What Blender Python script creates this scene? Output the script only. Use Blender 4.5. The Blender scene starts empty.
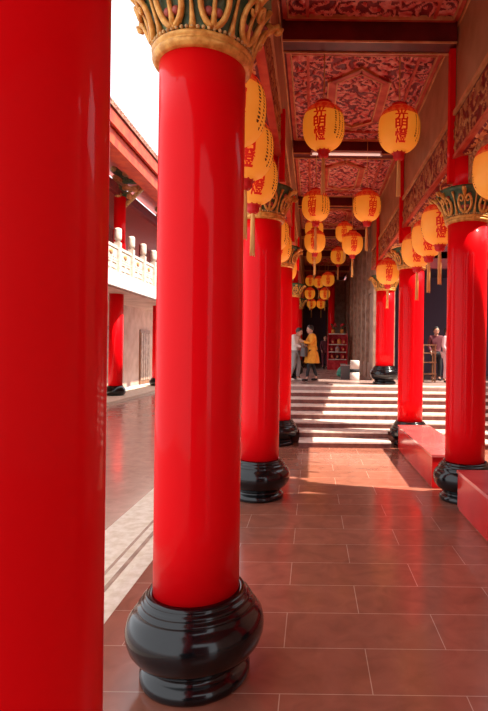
import bpy, bmesh, math, random
from mathutils import Vector, Matrix, noise
random.seed(7)
PI = math.pi
SC = bpy.context.scene
COL = SC.collection

# ------------------------------------------------------------------ materials
def mat(name, color, rough=0.5, metal=0.0, coat=0.0, spec=0.5, emit=None, estr=0.0, trans=0.0):
    m = bpy.data.materials.new(name); m.use_nodes = True
    b = m.node_tree.nodes['Principled BSDF']
    b.inputs['Base Color'].default_value = (*color, 1)
    b.inputs['Roughness'].default_value = rough
    b.inputs['Metallic'].default_value = metal
    b.inputs['Coat Weight'].default_value = coat
    b.inputs['Coat Roughness'].default_value = 0.05
    b.inputs['Specular IOR Level'].default_value = spec
    if emit:
        b.inputs['Emission Color'].default_value = (*emit, 1)
        b.inputs['Emission Strength'].default_value = estr
    return m

def vary(m, c1, c2, scale=6.0, detail=4.0, bump=0.0, bscale=40.0, stretch=(1,1,1), lo=0.35, hi=0.65):
    """noise colour variation + optional bump, object space"""
    nt = m.node_tree; N = nt.nodes; L = nt.links
    b = N['Principled BSDF']
    tc = N.new('ShaderNodeTexCoord'); mp = N.new('ShaderNodeMapping')
    mp.inputs['Scale'].default_value = stretch
    L.new(tc.outputs['Object'], mp.inputs['Vector'])
    n = N.new('ShaderNodeTexNoise'); n.inputs['Scale'].default_value = scale; n.inputs['Detail'].default_value = detail
    L.new(mp.outputs[0], n.inputs['Vector'])
    r = N.new('ShaderNodeValToRGB'); L.new(n.outputs['Fac'], r.inputs['Fac'])
    r.color_ramp.elements[0].position = lo; r.color_ramp.elements[1].position = hi
    r.color_ramp.elements[0].color = (*c1, 1); r.color_ramp.elements[1].color = (*c2, 1)
    L.new(r.outputs[0], b.inputs['Base Color'])
    if bump:
        n2 = N.new('ShaderNodeTexNoise'); n2.inputs['Scale'].default_value = bscale; n2.inputs['Detail'].default_value = 3
        L.new(mp.outputs[0], n2.inputs['Vector'])
        bp = N.new('ShaderNodeBump'); bp.inputs['Strength'].default_value = bump; bp.inputs['Distance'].default_value = 0.01
        L.new(n2.outputs['Fac'], bp.inputs['Height']); L.new(bp.outputs[0], b.inputs['Normal'])
    return m

M = {}
M['lacquer'] = vary(mat('red_lacquer', (0.85, 0.003, 0.006), 0.45, coat=0.2, spec=0.03), (0.82,0.002,0.006), (0.92,0.004,0.008), 1.5, 2, bump=0.012, bscale=3, stretch=(1,1,.3))
M['black'] = mat('black_polished_stone', (0.004, 0.004, 0.005), 0.16, coat=0.2, spec=0.4)
M['gold'] = vary(mat('painted_gold', (0.62,0.27,0.04), 0.38, metal=0.25), (0.60,0.24,0.035), (0.88,0.46,0.10), 25, 3, bump=0.2, bscale=90)
M['green'] = vary(mat('painted_green', (0.04,0.11,0.05), 0.5), (0.02,0.07,0.03), (0.13,0.18,0.07), 14, 4, bump=0.3, bscale=60)
M['ochre'] = vary(mat('ochre_paint', (0.5,0.3,0.1), 0.5), (0.42,0.22,0.07), (0.75,0.48,0.18), 20, 4, bump=0.2, bscale=70)
M['pinkred'] = vary(mat('faded_crimson_paint', (0.4,0.05,0.05), 0.5), (0.30,0.03,0.03), (0.50,0.12,0.08), 20, 3)
M['maroon'] = vary(mat('maroon_ground', (0.2,0.006,0.010), 0.5), (0.15,0.003,0.007), (0.28,0.010,0.014), 8, 3)
M['relief'] = vary(mat('carved_red_gilt', (0.75,0.12,0.09), 0.4), (0.62,0.03,0.03), (0.90,0.34,0.24), 9, 4)
M['beamrelief'] = vary(mat('carved_amber_wood', (0.5,0.16,0.05), 0.45), (0.32,0.06,0.02), (0.62,0.28,0.10), 12, 4)
M['apron'] = vary(mat('carved_orange_wood', (0.8,0.3,0.1), 0.4), (0.65,0.18,0.05), (0.88,0.42,0.14), 12, 4)
M['moulding'] = vary(mat('crimson_moulding', (0.6,0.07,0.04), 0.35), (0.52,0.04,0.02), (0.68,0.12,0.06), 6, 2)
M['goldtrim'] = vary(mat('pale_gold_trim', (0.75,0.34,0.12), 0.4), (0.62,0.24,0.08), (0.80,0.42,0.18), 6, 2)
M['brown'] = vary(mat('tan_board', (0.50,0.25,0.12), 0.45), (0.44,0.21,0.09), (0.56,0.30,0.15), 2.5, 3)
M['darkred'] = vary(mat('dark_red_beam', (0.14,0.004,0.004), 0.4), (0.10,0.002,0.003), (0.18,0.008,0.008), 4, 2)
M['ivory'] = vary(mat('white_balustrade', (0.75,0.70,0.62), 0.5), (0.62,0.52,0.42), (0.82,0.78,0.72), 6, 3)
M['kerb'] = vary(mat('pale_granite', (0.8,0.7,0.55), 0.6), (0.72,0.60,0.44), (0.88,0.78,0.64), 12, 5, bump=0.2)
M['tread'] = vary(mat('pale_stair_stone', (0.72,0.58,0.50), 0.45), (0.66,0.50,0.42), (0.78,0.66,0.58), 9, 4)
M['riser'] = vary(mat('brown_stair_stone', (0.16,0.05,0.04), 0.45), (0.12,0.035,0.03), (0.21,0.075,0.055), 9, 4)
M['plaster'] = vary(mat('pink_beige_plaster', (0.60,0.38,0.29), 0.7), (0.52,0.31,0.23), (0.68,0.45,0.35), 1.2, 4)
M['eave'] = vary(mat('orange_red_eave', (0.70,0.06,0.015), 0.5), (0.60,0.035,0.012), (0.78,0.10,0.025), 3, 3)
M['tile'] = vary(mat('roof_tile', (0.32,0.09,0.05), 0.5), (0.22,0.06,0.04), (0.45,0.20,0.12), 6, 3)
M['stonewall'] = vary(mat('grey_brown_stone', (0.42,0.27,0.19), 0.5), (0.32,0.19,0.13), (0.52,0.35,0.25), 5, 5, bump=0.3, bscale=20)
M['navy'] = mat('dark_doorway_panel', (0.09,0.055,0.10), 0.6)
M['steel'] = mat('brushed_metal', (0.5,0.5,0.5), 0.3, metal=0.9)
M['white'] = mat('white_plastic', (0.75,0.72,0.68), 0.4)
M['tube'] = mat('lamp_tube_glass', (0.9,0.8,0.75), 0.3, emit=(1.0,0.62,0.5), estr=0.55)
M['redcloth'] = vary(mat('red_cloth', (0.55,0.02,0.03), 0.8), (0.45,0.01,0.02), (0.62,0.04,0.05), 9, 3)
M['wood'] = vary(mat('warm_wood', (0.28,0.12,0.05), 0.5), (0.20,0.08,0.035), (0.36,0.17,0.08), 8, 4, stretch=(1,1,.15))
M['tassel'] = vary(mat('golden_tassel_thread', (0.80,0.42,0.06), 0.7), (0.85,0.42,0.10), (0.92,0.56,0.20), 40, 3, stretch=(1,1,.05))
M['redpaint'] = mat('red_lettering_paint', (0.72,0.012,0.006), 0.6, emit=(1,.01,.0), estr=.10)
M['inkdash'] = mat('brown_ink', (0.16,0.05,0.015), 0.7)
M['orangetrim'] = mat('red_orange_trim', (0.62,0.045,0.015), 0.6)
M['redknob'] = mat('red_lantern_cap', (0.70,0.01,0.01), 0.5)
M['skin'] = mat('skin', (0.50,0.26,0.18), 0.5)
M['hair'] = mat('dark_hair', (0.015,0.010,0.008), 0.45)
M['mustard'] = vary(mat('mustard_wool', (0.70,0.28,0.02), 0.85), (0.66,0.25,0.015), (0.78,0.32,0.03), 10, 3)
M['blackcloth'] = mat('black_cloth', (0.015,0.014,0.018), 0.8)
M['greycloth'] = mat('grey_denim', (0.30,0.28,0.27), 0.85)
M['whitecloth'] = mat('cream_cloth', (0.66,0.58,0.52), 0.85)
M['pinkcloth'] = mat('pale_pink_cloth', (0.60,0.40,0.42), 0.85)
M['maroonc'] = mat('dark_maroon_cloth', (0.12,0.02,0.03), 0.85)
M['bag'] = mat('grey_bag_fabric', (0.10,0.09,0.09), 0.7)
M['greenbag'] = vary(mat('jade_plastic_bag', (0.05,0.35,0.25), 0.35), (0.03,0.26,0.18), (0.10,0.45,0.33), 8, 3)
M['bench'] = vary(mat('red_lacquered_bench', (0.62,0.008,0.01), 0.25, coat=0.3, spec=0.2), (0.55,0.006,0.008), (0.68,0.014,0.014), 2, 2)
M['benchtop'] = vary(mat('bench_red_painted_sheen', (0.70,0.11,0.11), 0.2, coat=0.5, spec=0.8), (0.66,0.09,0.09), (0.74,0.14,0.13), 2, 2)  # bench red paled so the seat carries a painted sky sheen

# lantern paper: warm, lit from inside
def paper():
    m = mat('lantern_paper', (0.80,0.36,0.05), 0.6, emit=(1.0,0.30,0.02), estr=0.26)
    vary(m, (0.82,0.24,0.04), (0.88,0.32,0.065), 3, 3)
    # painted inner glow: base colour runs from orange at the crown to yellow at the foot
    nt=m.node_tree; N=nt.nodes; L=nt.links; b=N['Principled BSDF']
    src=b.inputs['Base Color'].links[0].from_socket
    tc=N.new('ShaderNodeTexCoord'); sx=N.new('ShaderNodeSeparateXYZ'); L.new(tc.outputs['Object'],sx.inputs[0])
    mr=N.new('ShaderNodeMapRange'); L.new(sx.outputs['Z'],mr.inputs['Value']); mr.inputs['From Min'].default_value=-.25; mr.inputs['From Max'].default_value=.25
    cr=N.new('ShaderNodeValToRGB'); L.new(mr.outputs[0],cr.inputs['Fac'])
    cr.color_ramp.elements[0].color=(1.0,1.35,1.2,1); cr.color_ramp.elements[1].color=(1.0,.62,.6,1)
    mx=N.new('ShaderNodeMixRGB'); mx.blend_type='MULTIPLY'; mx.inputs[0].default_value=1
    L.new(src,mx.inputs[1]); L.new(cr.outputs[0],mx.inputs[2]); L.new(mx.outputs[0],b.inputs['Base Color'])
    return m
M['paper'] = paper()
M['paperred'] = vary(mat('lantern_red_border', (0.62,0.05,0.015), 0.6, emit=(1.0,0.06,0.01), estr=0.18), (0.5,0.02,0.01), (0.72,0.16,0.03), 26, 3)  # red border; its colour also paints in red ambient light on the crown

def brick_floor(name, c1, c2, joint, bw, bh, ox, oy, rough, rot=0.0, joint_w=0.006, bumpy=0.05):
    m = mat(name, c1, rough, spec=0.6); nt = m.node_tree; N = nt.nodes; L = nt.links; b = N['Principled BSDF']
    tc = N.new('ShaderNodeTexCoord'); mp = N.new('ShaderNodeMapping')
    mp.inputs['Location'].default_value = (ox, oy, 0); mp.inputs['Rotation'].default_value = (0,0,rot)
    L.new(tc.outputs['Object'], mp.inputs['Vector'])
    br = N.new('ShaderNodeTexBrick'); L.new(mp.outputs[0], br.inputs['Vector'])
    br.inputs['Scale'].default_value = 1; br.inputs['Brick Width'].default_value = bw; br.inputs['Row Height'].default_value = bh
    br.inputs['Mortar Size'].default_value = joint_w/2; br.inputs['Mortar Smooth'].default_value = 0.2
    br.offset = 0.5
    br.inputs['Color1'].default_value = (*c1,1); br.inputs['Color2'].default_value = (*c2,1); br.inputs['Mortar'].default_value = (*joint,1)
    n = N.new('ShaderNodeTexNoise'); n.inputs['Scale'].default_value = 5; n.inputs['Detail'].default_value = 8; n.inputs['Distortion'].default_value = 0.8
    L.new(tc.outputs['Object'], n.inputs['Vector'])
    r = N.new('ShaderNodeValToRGB'); L.new(n.outputs['Fac'], r.inputs['Fac'])
    r.color_ramp.elements[0].position = .3; r.color_ramp.elements[1].position = .72
    r.color_ramp.elements[0].color = (.84,.83,.83,1); r.color_ramp.elements[1].color = (1.15,1.14,1.13,1)
    mx = N.new('ShaderNodeMixRGB'); mx.blend_type = 'MULTIPLY'; mx.inputs[0].default_value = 1
    L.new(br.outputs['Color'], mx.inputs[1]); L.new(r.outputs[0], mx.inputs[2]); L.new(mx.outputs[0], b.inputs['Base Color'])
    n3 = N.new('ShaderNodeTexNoise'); n3.inputs['Scale'].default_value = 2.2; n3.inputs['Detail'].default_value = 6
    L.new(tc.outputs['Object'], n3.inputs['Vector'])
    mr = N.new('ShaderNodeMapRange'); L.new(n3.outputs['Fac'], mr.inputs['Value'])
    mr.inputs['From Min'].default_value = .3; mr.inputs['From Max'].default_value = .7
    mr.inputs['To Min'].default_value = rough*0.75; mr.inputs['To Max'].default_value = rough*1.35
    L.new(mr.outputs[0], b.inputs['Roughness'])
    n2 = N.new('ShaderNodeTexNoise'); n2.inputs['Scale'].default_value = 14; n2.inputs['Detail'].default_value = 4
    L.new(tc.outputs['Object'], n2.inputs['Vector'])
    bp = N.new('ShaderNodeBump'); bp.inputs['Strength'].default_value = bumpy; bp.inputs['Distance'].default_value = 0.01
    L.new(n2.outputs['Fac'], bp.inputs['Height']); L.new(bp.outputs[0], b.inputs['Normal'])
    return m
M['floor'] = brick_floor('red_brown_floor_tiles', (0.30,0.108,0.068), (0.34,0.124,0.08), (0.52,0.34,0.25), 1.0, 0.43, 0.15, -2.78+0.43*8, 0.15)
M['court'] = brick_floor('courtyard_paving', (0.44,0.26,0.205), (0.48,0.29,0.23), (0.36,0.22,0.17), 0.9, 0.45, 0, 0, 0.16)
M['upper'] = brick_floor('upper_floor_paving', (0.34,0.22,0.19), (0.37,0.245,0.21), (0.24,0.16,0.14), 0.9, 0.45, 0, 0, 0.3)

# ------------------------------------------------------------------ helpers
def tag(o, label=None, cat=None, group=None, kind=None):
    if label: o['label'] = label
    if cat: o['category'] = cat
    if group: o['group'] = group
    if kind: o['kind'] = kind
    return o
def empty(name, loc=(0,0,0), rz=0.0):
    o = bpy.data.objects.new(name, None); COL.objects.link(o)
    o.location = loc; o.rotation_euler = (0,0,rz); o.empty_display_size = .1
    return o
def link(name, me, parent=None, loc=(0,0,0)):
    o = bpy.data.objects.new(name, me); COL.objects.link(o); o.location = loc
    if parent: o.parent = parent
    return o
def copy_tree(o, parent=None):
    c = o.copy(); COL.objects.link(c)
    if parent: c.parent = parent; c.matrix_parent_inverse = o.matrix_parent_inverse.copy()
    for ch in [x for x in kids.get(o.name, [])]:
        d = copy_tree(ch, c)
    return c
kids = {}
def regkids(root):
    lst = [o for o in bpy.data.objects if o.parent == root]
    kids[root.name] = lst
    for l in lst: regkids(l)

class MB:
    def __init__(s, mats): s.bm = bmesh.new(); s.mats = mats if isinstance(mats, (list,tuple)) else [mats]
    def box(s, x0,y0,z0,x1,y1,z1, mi=0, rot=None, piv=None):
        vs = [s.bm.verts.new(Vector((x,y,z))) for z in (z0,z1) for y in (y0,y1) for x in (x0,x1)]
        fs = [(0,2,3,1),(4,5,7,6),(0,1,5,4),(2,6,7,3),(0,4,6,2),(1,3,7,5)]
        for f in fs:
            fc = s.bm.faces.new([vs[i] for i in f]); fc.material_index = mi
        if rot is not None:
            bmesh.ops.rotate(s.bm, verts=vs, cent=piv or ((x0+x1)/2,(y0+y1)/2,(z0+z1)/2), matrix=rot)
        return vs
    def lathe(s, prof, n=48, mi=0, cx=0, cy=0, cz=0, close=True, smooth=True, mifun=None, rfun=None):
        rings = []
        for (r,z) in prof:
            if r < 1e-5: rings.append([s.bm.verts.new((cx,cy,cz+z))])
            else:
                rings.append([s.bm.verts.new((cx+r*(rfun(i/n,z) if rfun else 1)*math.cos(2*PI*i/n), cy+r*(rfun(i/n,z) if rfun else 1)*math.sin(2*PI*i/n), cz+z)) for i in range(n)])
        for k in range(len(rings)-1):
            a,b = rings[k], rings[k+1]
            for i in range(n):
                j=(i+1)%n
                if len(a)==1 and len(b)==1: continue
                if len(a)==1: vs=[a[0],b[j],b[i]][::-1]
                elif len(b)==1: vs=[a[i],a[j],b[0]]
                else: vs=[a[i],a[j],b[j],b[i]]
                f=s.bm.faces.new(vs); f.smooth=smooth; f.material_index = mifun(k) if mifun else mi
        if close:
            if len(rings[0])>1: f=s.bm.faces.new(rings[0][::-1]); f.material_index=mi
            if len(rings[-1])>1: f=s.bm.faces.new(rings[-1]); f.material_index=mi
    def tube(s, pts, rad, n=8, mi=0, flat=None, closed=False):
        pts=[Vector(p) for p in pts]; m=len(pts)
        if not hasattr(rad,'__len__'): rad=[rad]*m
        rings=[]; up=None
        for i,p in enumerate(pts):
            if closed: t=(pts[(i+1)%m]-pts[i-1])
            else: t=(pts[min(i+1,m-1)]-pts[max(i-1,0)])
            t.normalize()
            if up is None:
                up = Vector((0,0,1)) if abs(t.z)<.9 else Vector((0,1,0))
            sd = t.cross(up).normalized(); up2 = sd.cross(t).normalized(); up = up2
            rings.append([s.bm.verts.new(p+ (sd*math.cos(2*PI*k/n)+up2*math.sin(2*PI*k/n))*rad[i]) for k in range(n)])
        for i in range(m if closed else m-1):
            a,b=rings[i],rings[(i+1)%m]
            for k in range(n):
                f=s.bm.faces.new([a[k],b[k],b[(k+1)%n],a[(k+1)%n]]); f.smooth=True; f.material_index=mi
        if not closed:
            f=s.bm.faces.new(rings[0]); f.material_index=mi
            f=s.bm.faces.new(rings[-1][::-1]); f.material_index=mi
    def sphere(s, c, r, n=10, mi=0, sc=(1,1,1)):
        k=n//2+1; prof=[(r*math.sin(PI*i/k), -r*math.cos(PI*i/k)) for i in range(k+1)]
        b0=len(s.bm.verts)
        s.bm.verts.ensure_lookup_table()
        s.lathe(prof,n,mi,close=False)
        s.bm.verts.ensure_lookup_table()
        for v in s.bm.verts[b0:]:
            v.co = Vector((v.co.x*sc[0]+c[0], v.co.y*sc[1]+c[1], v.co.z*sc[2]+c[2]))
    def poly(s, pts, mi=0):
        f=s.bm.faces.new([s.bm.verts.new(p) for p in pts]); f.material_index=mi; return f
    def prism(s, pts, d, mi=0):
        """extrude closed 3d polygon by vector d"""
        d=Vector(d); a=[s.bm.verts.new(p) for p in pts]; b=[s.bm.verts.new(Vector(p)+d) for p in pts]; n=len(a)
        f=s.bm.faces.new(a[::-1]); f.material_index=mi; f=s.bm.faces.new(b); f.material_index=mi
        for i in range(n):
            f=s.bm.faces.new([a[i],a[(i+1)%n],b[(i+1)%n],b[i]]); f.material_index=mi
    def mesh(s, name, bevel=0, fix=True):
        if bevel:
            es=[e for e in s.bm.edges if len(e.link_faces)==2 and e.calc_face_angle(0)>0.6]
            bmesh.ops.bevel(s.bm, geom=es, offset=bevel, segments=2, affect='EDGES', profile=.6, clamp_overlap=True)
        if fix: bmesh.ops.recalc_face_normals(s.bm, faces=s.bm.faces[:])
        me=bpy.data.meshes.new(name); s.bm.to_mesh(me); s.bm.free()
        for m in s.mats: me.materials.append(m)
        return me
    def build(s, name, parent=None, loc=(0,0,0), bevel=0, fix=True):
        return link(name, s.mesh(name, bevel, fix), parent, loc)

def struct(name, mb, bevel=0):
    o = mb.build(name, bevel=bevel); o['kind']='structure'; return o

# carved relief height: contour lines of noise read as scrollwork
def relief_h(u, v, seed, f=2.6):
    p = Vector((u*f+seed*7.3, v*f, seed*3.1))
    a = noise.noise(p); b = noise.noise(p*2.7+Vector((5,9,2)))
    s = math.sin(15*a + 3.2*b)
    w = math.sin(34*noise.noise(p*1.35+Vector((31,7,3))))
    h = max(0, min(1, 0.5+0.75*s))*0.75 + 0.25*max(0,w)
    return h
def relief_mesh(name, U, V, step, depth, seed, mats, f=2.6, thr=.42, mask=None):
    """u along x, v along y, raised along +z from 0"""
    nu=int(U/step); nv=int(V/step); bm=bmesh.new(); g=[]
    hs=[]
    for j in range(nv+1):
        row=[]; hr=[]
        for i in range(nu+1):
            u=U*i/nu; v=V*j/nv; h=relief_h(u,v,seed,f)
            if mask: h=mask(u,v,h)
            if i in(0,nu) or j in (0,nv): h=0
            row.append(bm.verts.new((u,v,depth*h))); hr.append(h)
        g.append(row); hs.append(hr)
    for j in range(nv):
        for i in range(nu):
            fc=bm.faces.new([g[j][i],g[j][i+1],g[j+1][i+1],g[j+1][i]])
            hm=(hs[j][i]+hs[j][i+1]+hs[j+1][i+1]+hs[j+1][i])/4
            fc.material_index = 1 if hm>thr else 0
            fc.smooth=True
    me=bpy.data.meshes.new(name); bm.to_mesh(me); bm.free()
    for m in mats: me.materials.append(m)
    return me

# ------------------------------------------------------------------ layout numbers (metres)
XL, XR = -0.64, 1.925          # column rows
YS = [2.96, 6.5, 10.15]        # lower-floor columns
HU = 0.96                      # height of the raised floor
RB = 0.24                      # column radius
Z0, NSTEP, RIS, TRD = 9.80, 8, 0.12, 0.45
ZTOP = Z0 + (NSTEP-1)*TRD      # y of the raised floor's edge
CEIL = 5.9
XB0, XB1 = -0.42, 1.745        # inner beam faces

# ------------------------------------------------------------------ setting
mb=MB(M['floor']); mb.box(-1.47,-9.3,-.3, 7.0,ZTOP,0); struct('floor', mb)
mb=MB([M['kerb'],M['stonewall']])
mb.box(-1.74,-5,-.35,-1.47,30,-.10); mb.box(-2.28,-5,-.4,-1.74,30,-.20)
mb.box(-1.66,-5,-.101,-1.62,30,-.097,mi=1); mb.box(-1.86,-5,-.201,-1.82,30,-.197,mi=1)  # dark strips painting in the shade lines along the step edges
mb.box(-1.475,-5,-.29,-1.36,30,.002)
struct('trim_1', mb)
mb=MB(M['court']); mb.box(-9.2,-5,-.6,-1.9,40,-.30); struct('floor_courtyard', mb)
# raised floor behind the stairs
mb=MB(M['upper']); mb.box(-1.47,ZTOP+.001,-.3, 9.0,31,HU); struct('floor_upper', mb)
# stairs: riser blocks with pale tread slabs, notched round the two columns
mb=MB([M['riser'],M['tread']])
def xsegs(y0,y1):
    """x intervals of the flight free of the column feet"""
    cut=[]
    if y0 < 10.56:
        cut=[(XL-.41,XL+.41),(XR-.41,XR+.41)]
    xs=-1.36; out=[]
    for a,b in cut: out.append((xs,a)); xs=b
    out.append((xs,7.0)); return out
for k in range(NSTEP-1):
    y0=Z0+k*TRD; y1=y0+TRD; z=(k+1)*RIS
    ya=y0
    spans=[(y0,y1)]
    if y0<10.56<y1: spans=[(y0,10.56),(10.56,y1)]
    for (p,q) in spans:
        for (a,b) in xsegs(p,q):
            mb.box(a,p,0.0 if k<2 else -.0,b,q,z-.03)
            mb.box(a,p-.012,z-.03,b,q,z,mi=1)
mb.box(-1.36,ZTOP-.012,HU-.03,7.0,ZTOP+.3,HU+.003,mi=1)
struct('stairs', mb)

# ceiling slab & roof
mb=MB(M['maroon']); mb.box(-0.46,-5,CEIL+.01,1.79,31,CEIL+.12); struct('ceiling', mb)
mb=MB([M['eave'],M['tile']]); mb.box(-1.9,-5,CEIL+.125,2.3,31,CEIL+.25)
mb.prism([(-1.95,-5,CEIL+.25),(-1.6,-5,CEIL+.25),(-1.6,-5,CEIL+.75)],(0,36,0),mi=1)
struct('roof', mb)
mb=MB([M['plaster'],M['tile']]); mb.box(-1.6,-5,CEIL+.26,2.0,31,11.0); mb.prism([(-2.0,-5,11.0),(2.4,-5,11.0),(.2,-5,12.2)],(0,36,0),mi=1)  # unseen storey added overhead to keep the courtyard in shade
struct('unseen_shade_storey', mb)
# roof of the side hall on the right, before the sunny gap
mb=MB([M['eave'],M['tile']]); mb.box(2.36,-5,CEIL+.1,7.3,5.75,CEIL+.3)
struct('roof_side', mb)
mb=MB(M['plaster']); mb.box(7.0,-5,-.3,7.2,14.6,CEIL+.1); struct('wall_right', mb)
mb=MB([M['darkred'],M['wood'],M['navy']]); mb.box(-1.9,-9.6,-.3,7.0,-9.3,CEIL); mb.box(-.5,-9.29,-.3,1.8,-9.22,3.2,mi=1); mb.box(-.35,-9.22,.0,1.65,-9.2,3.05,mi=2)  # unseen wall and door behind the camera, added to darken column reflections
struct('unseen_reflection_wall', mb)
# far end of the corridor
mb=MB(M['stonewall']); mb.box(-1.3,30,HU,-.55,30.3,CEIL); mb.box(.85,30,HU,1.87,30.3,CEIL); mb.box(-.55,30,HU+3.4,.85,30.3,CEIL)
struct('wall_far', mb)
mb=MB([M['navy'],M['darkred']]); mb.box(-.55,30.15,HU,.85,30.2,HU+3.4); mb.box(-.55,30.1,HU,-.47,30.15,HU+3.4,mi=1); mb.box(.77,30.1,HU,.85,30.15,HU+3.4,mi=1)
struct('door_1', mb)
mb=MB(M['stonewall'])
mb.box(-.95,24.5,HU,-.78,30,CEIL); struct('wall_left', mb)
# stone wall on the right beyond the stairs, with ribs
mb=MB(M['stonewall'])
mb.box(1.80,15.4,HU,2.45,16.0,CEIL)
mb.box(1.86,16.0,HU,2.0,30,CEIL)
for y in (17.0,18.4,20.2,22.2,24.4,27.0): mb.box(1.76,y,HU,1.87,y+.35,CEIL)
mb.box(1.80,16.0,HU,1.87,30,HU+.5); mb.box(1.82,16.0,HU+2.7,1.87,30,HU+2.85)
struct('wall_hall', mb)
# dark hall to the right of it
mb=MB([M['navy'],M['darkred']]); mb.box(2.0,19.5,HU,9,19.7,CEIL); mb.box(9,15.4,HU,9.2,19.7,CEIL)
mb.box(2.0,15.4,4.6,9.0,19.6,4.8); mb.box(2.45,15.4,4.3,9.0,15.6,9.5,mi=1)  # hall front raised high to keep bright sky out of the floor reflections
struct('wall_hall_back', mb)

# ------------------------------------------------------------------ columns
def bell_r(z):   # radius of the capital's bell, z from 0 (above ring) to 0.31
    t=max(0,min(1,z/.31)); return .262 + .125*(t**1.35)
def column_parts():
    """meshes of the lower column, base on z=0"""
    D={}
    b=MB(M['black'])
    prof=[(.305,0),(.315,.015),(.315,.045),(.300,.06),(.285,.075),(.270,.085),(.268,.10),(.285,.115),(.335,.15),(.366,.19),(.382,.235),(.384,.275),(.372,.32),(.345,.355),(.318,.374),(.322,.382),(.318,.394),(.302,.400),(.300,.408),(.302,.418),(.290,.426),(.276,.430),(.280,.440),(.272,.450),(.240,.455),(.236,.45)]
    prof=[(r*(.97 if z<.11 else 1),z*1.065) for r,z in prof]
    b.lathe(prof,72); D['base']=b.mesh('base')
    return D
CP=column_parts()
def shaft_mesh(z0,z1):
    b=MB(M['lacquer']); n=int((z1-z0)/.4)
    b.lathe([(RB,z0+(z1-z0)*i/n) for i in range(n+1)],96); return b.mesh('shaft')
def capital_meshes():
    D={}
    b=MB([M['gold']])     # gold ring with mouldings
    b.lathe([(.242,-.03),(.268,-.028),(.274,-.024),(.284,-.012),(.290,.0),(.288,.012),(.280,.018),(.284,.024),(.292,.034),(.294,.046),(.284,.056),(.262,.06)],72)
    D['ring']=b.mesh('ring')
    b=MB([M['ochre'],M['pinkred']])
    for i in range(60):
        a=2*PI*i/60; b.sphere((.285*math.cos(a),.285*math.sin(a),.068),.0115,8,mi=0)
    D['beading']=b.mesh('beading')
    b=MB([M['green'],M['pinkred']])
    b.lathe([(.255,.05)]+[(bell_r(z),.06+z) for z in [0,.04,.08,.12,.16,.2,.24,.28,.31]]+[(.40,.385),(.40,.42),(.30,.44)],64)
    D['bell']=b.mesh('bell')
    NS=8
    def sp(a,z,off): 
        r=bell_r(z)+off; return (r*math.cos(a),r*math.sin(a),.06+z)
    g=MB([M['gold'],M['gold']])
    for k in range(NS):
        a0=2*PI*(k+.5)/NS-PI/2
        # U scroll with curled ends
        g.tube([sp(a0,z,o) for z,o in ((.02,.022),(.09,.020),(.16,.018),(.23,.022),(.30,.03))],[.020,.014,.012,.018,.032],8,mi=0)
        for sgn in (-1,1):
            pts=[];rad=[]
            for i in range(9):       # arm sweeping out and up from the foot of the stem
                t=i/8; ang=-PI/2+t*PI*.80
                pts.append(sp(a0+sgn*(.235*math.cos(ang)), .135+.115*math.sin(ang), .018+.016*t)); rad.append(.019-.003*t)
            for i in range(1,10):     # volute curling inward
                t=i/9; ang=PI*.30+t*PI*1.6; rr=(1-t*.62)
                pts.append(sp(a0+sgn*(.115+.085*math.cos(ang)*rr), .185+.05*math.sin(ang)*rr, .034+.012*t)); rad.append(.016*(1-.4*t))
            g.tube(pts,rad,8,mi=0)
        # curled leaf that stands proud of the rim
        pts=[sp(a0,z,o) for z,o in ((.20,.02),(.25,.035),(.29,.055),(.31,.08),(.30,.10),(.275,.105),(.262,.092),(.268,.078))]
        g.tube(pts,[.012,.020,.024,.024,.022,.018,.014,.010],8,mi=1)
    D['scrollwork']=g.mesh('scrollwork')
    l=MB([M['gold']])
    for k in range(NS):
        a0=2*PI*k/NS-PI/2
        pts=[sp(a0,z,o) for z,o in ((0,.008),(.06,.014),(.13,.018),(.21,.014),(.29,.02))]
        l.tube(pts,[.024,.015,.010,.009,.018],8)
    D['leaf_spikes']=l.mesh('leaf_spikes')
    q=MB([M['pinkred'],M['ochre']])
    for k in range(NS):
        a0=2*PI*(k+.5)/NS-PI/2
        for s in (-1,1): q.sphere(sp(a0+s*.09,.10,.004),.026,10,mi=0)
        for s in (-1,1): q.sphere(sp(a0+s*.155,.235,.012),.026,8,mi=0)
    D['buds']=q.mesh('buds')
    return D
CM=capital_meshes()
CAPZ=3.445
def neck_mesh(z0,z1):
    b=MB(M['lacquer']); b.lathe([(.19,z0),(.19,z1)],48); return b.mesh('neck')
def corbel_mesh():
    """carved bracket reaching along the beam, relative to column axis, top at z=0"""
    b=MB([M['beamrelief'],M['goldtrim']])
    for s in (-1,1):
        prof=[(.19,-.02),(.80,-.02),(.78,-.07),(.66,-.09),(.60,-.14),(.50,-.15),(.44,-.20),(.36,-.22),(.30,-.29),(.24,-.33),(.19,-.36)]
        pts=[(-.055,s*y,z) for y,z in prof]
        b.prism(pts,(.11,0,0))
        # scroll ribs on both faces
        for fx in (-.062,.062):
            for (cy,cz,r) in ((.30,-.13,.075),(.46,-.09,.055),(.62,-.055,.03)):
                p=[(fx, s*(cy+r*(1-t*.09)*math.cos(t*.75)), cz+r*(1-t*.09)*math.sin(t*.75)) for t in range(10)]
                b.tube(p,.009,6,mi=1)
    return b.mesh('corbel')
CORB=corbel_mesh()
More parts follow.
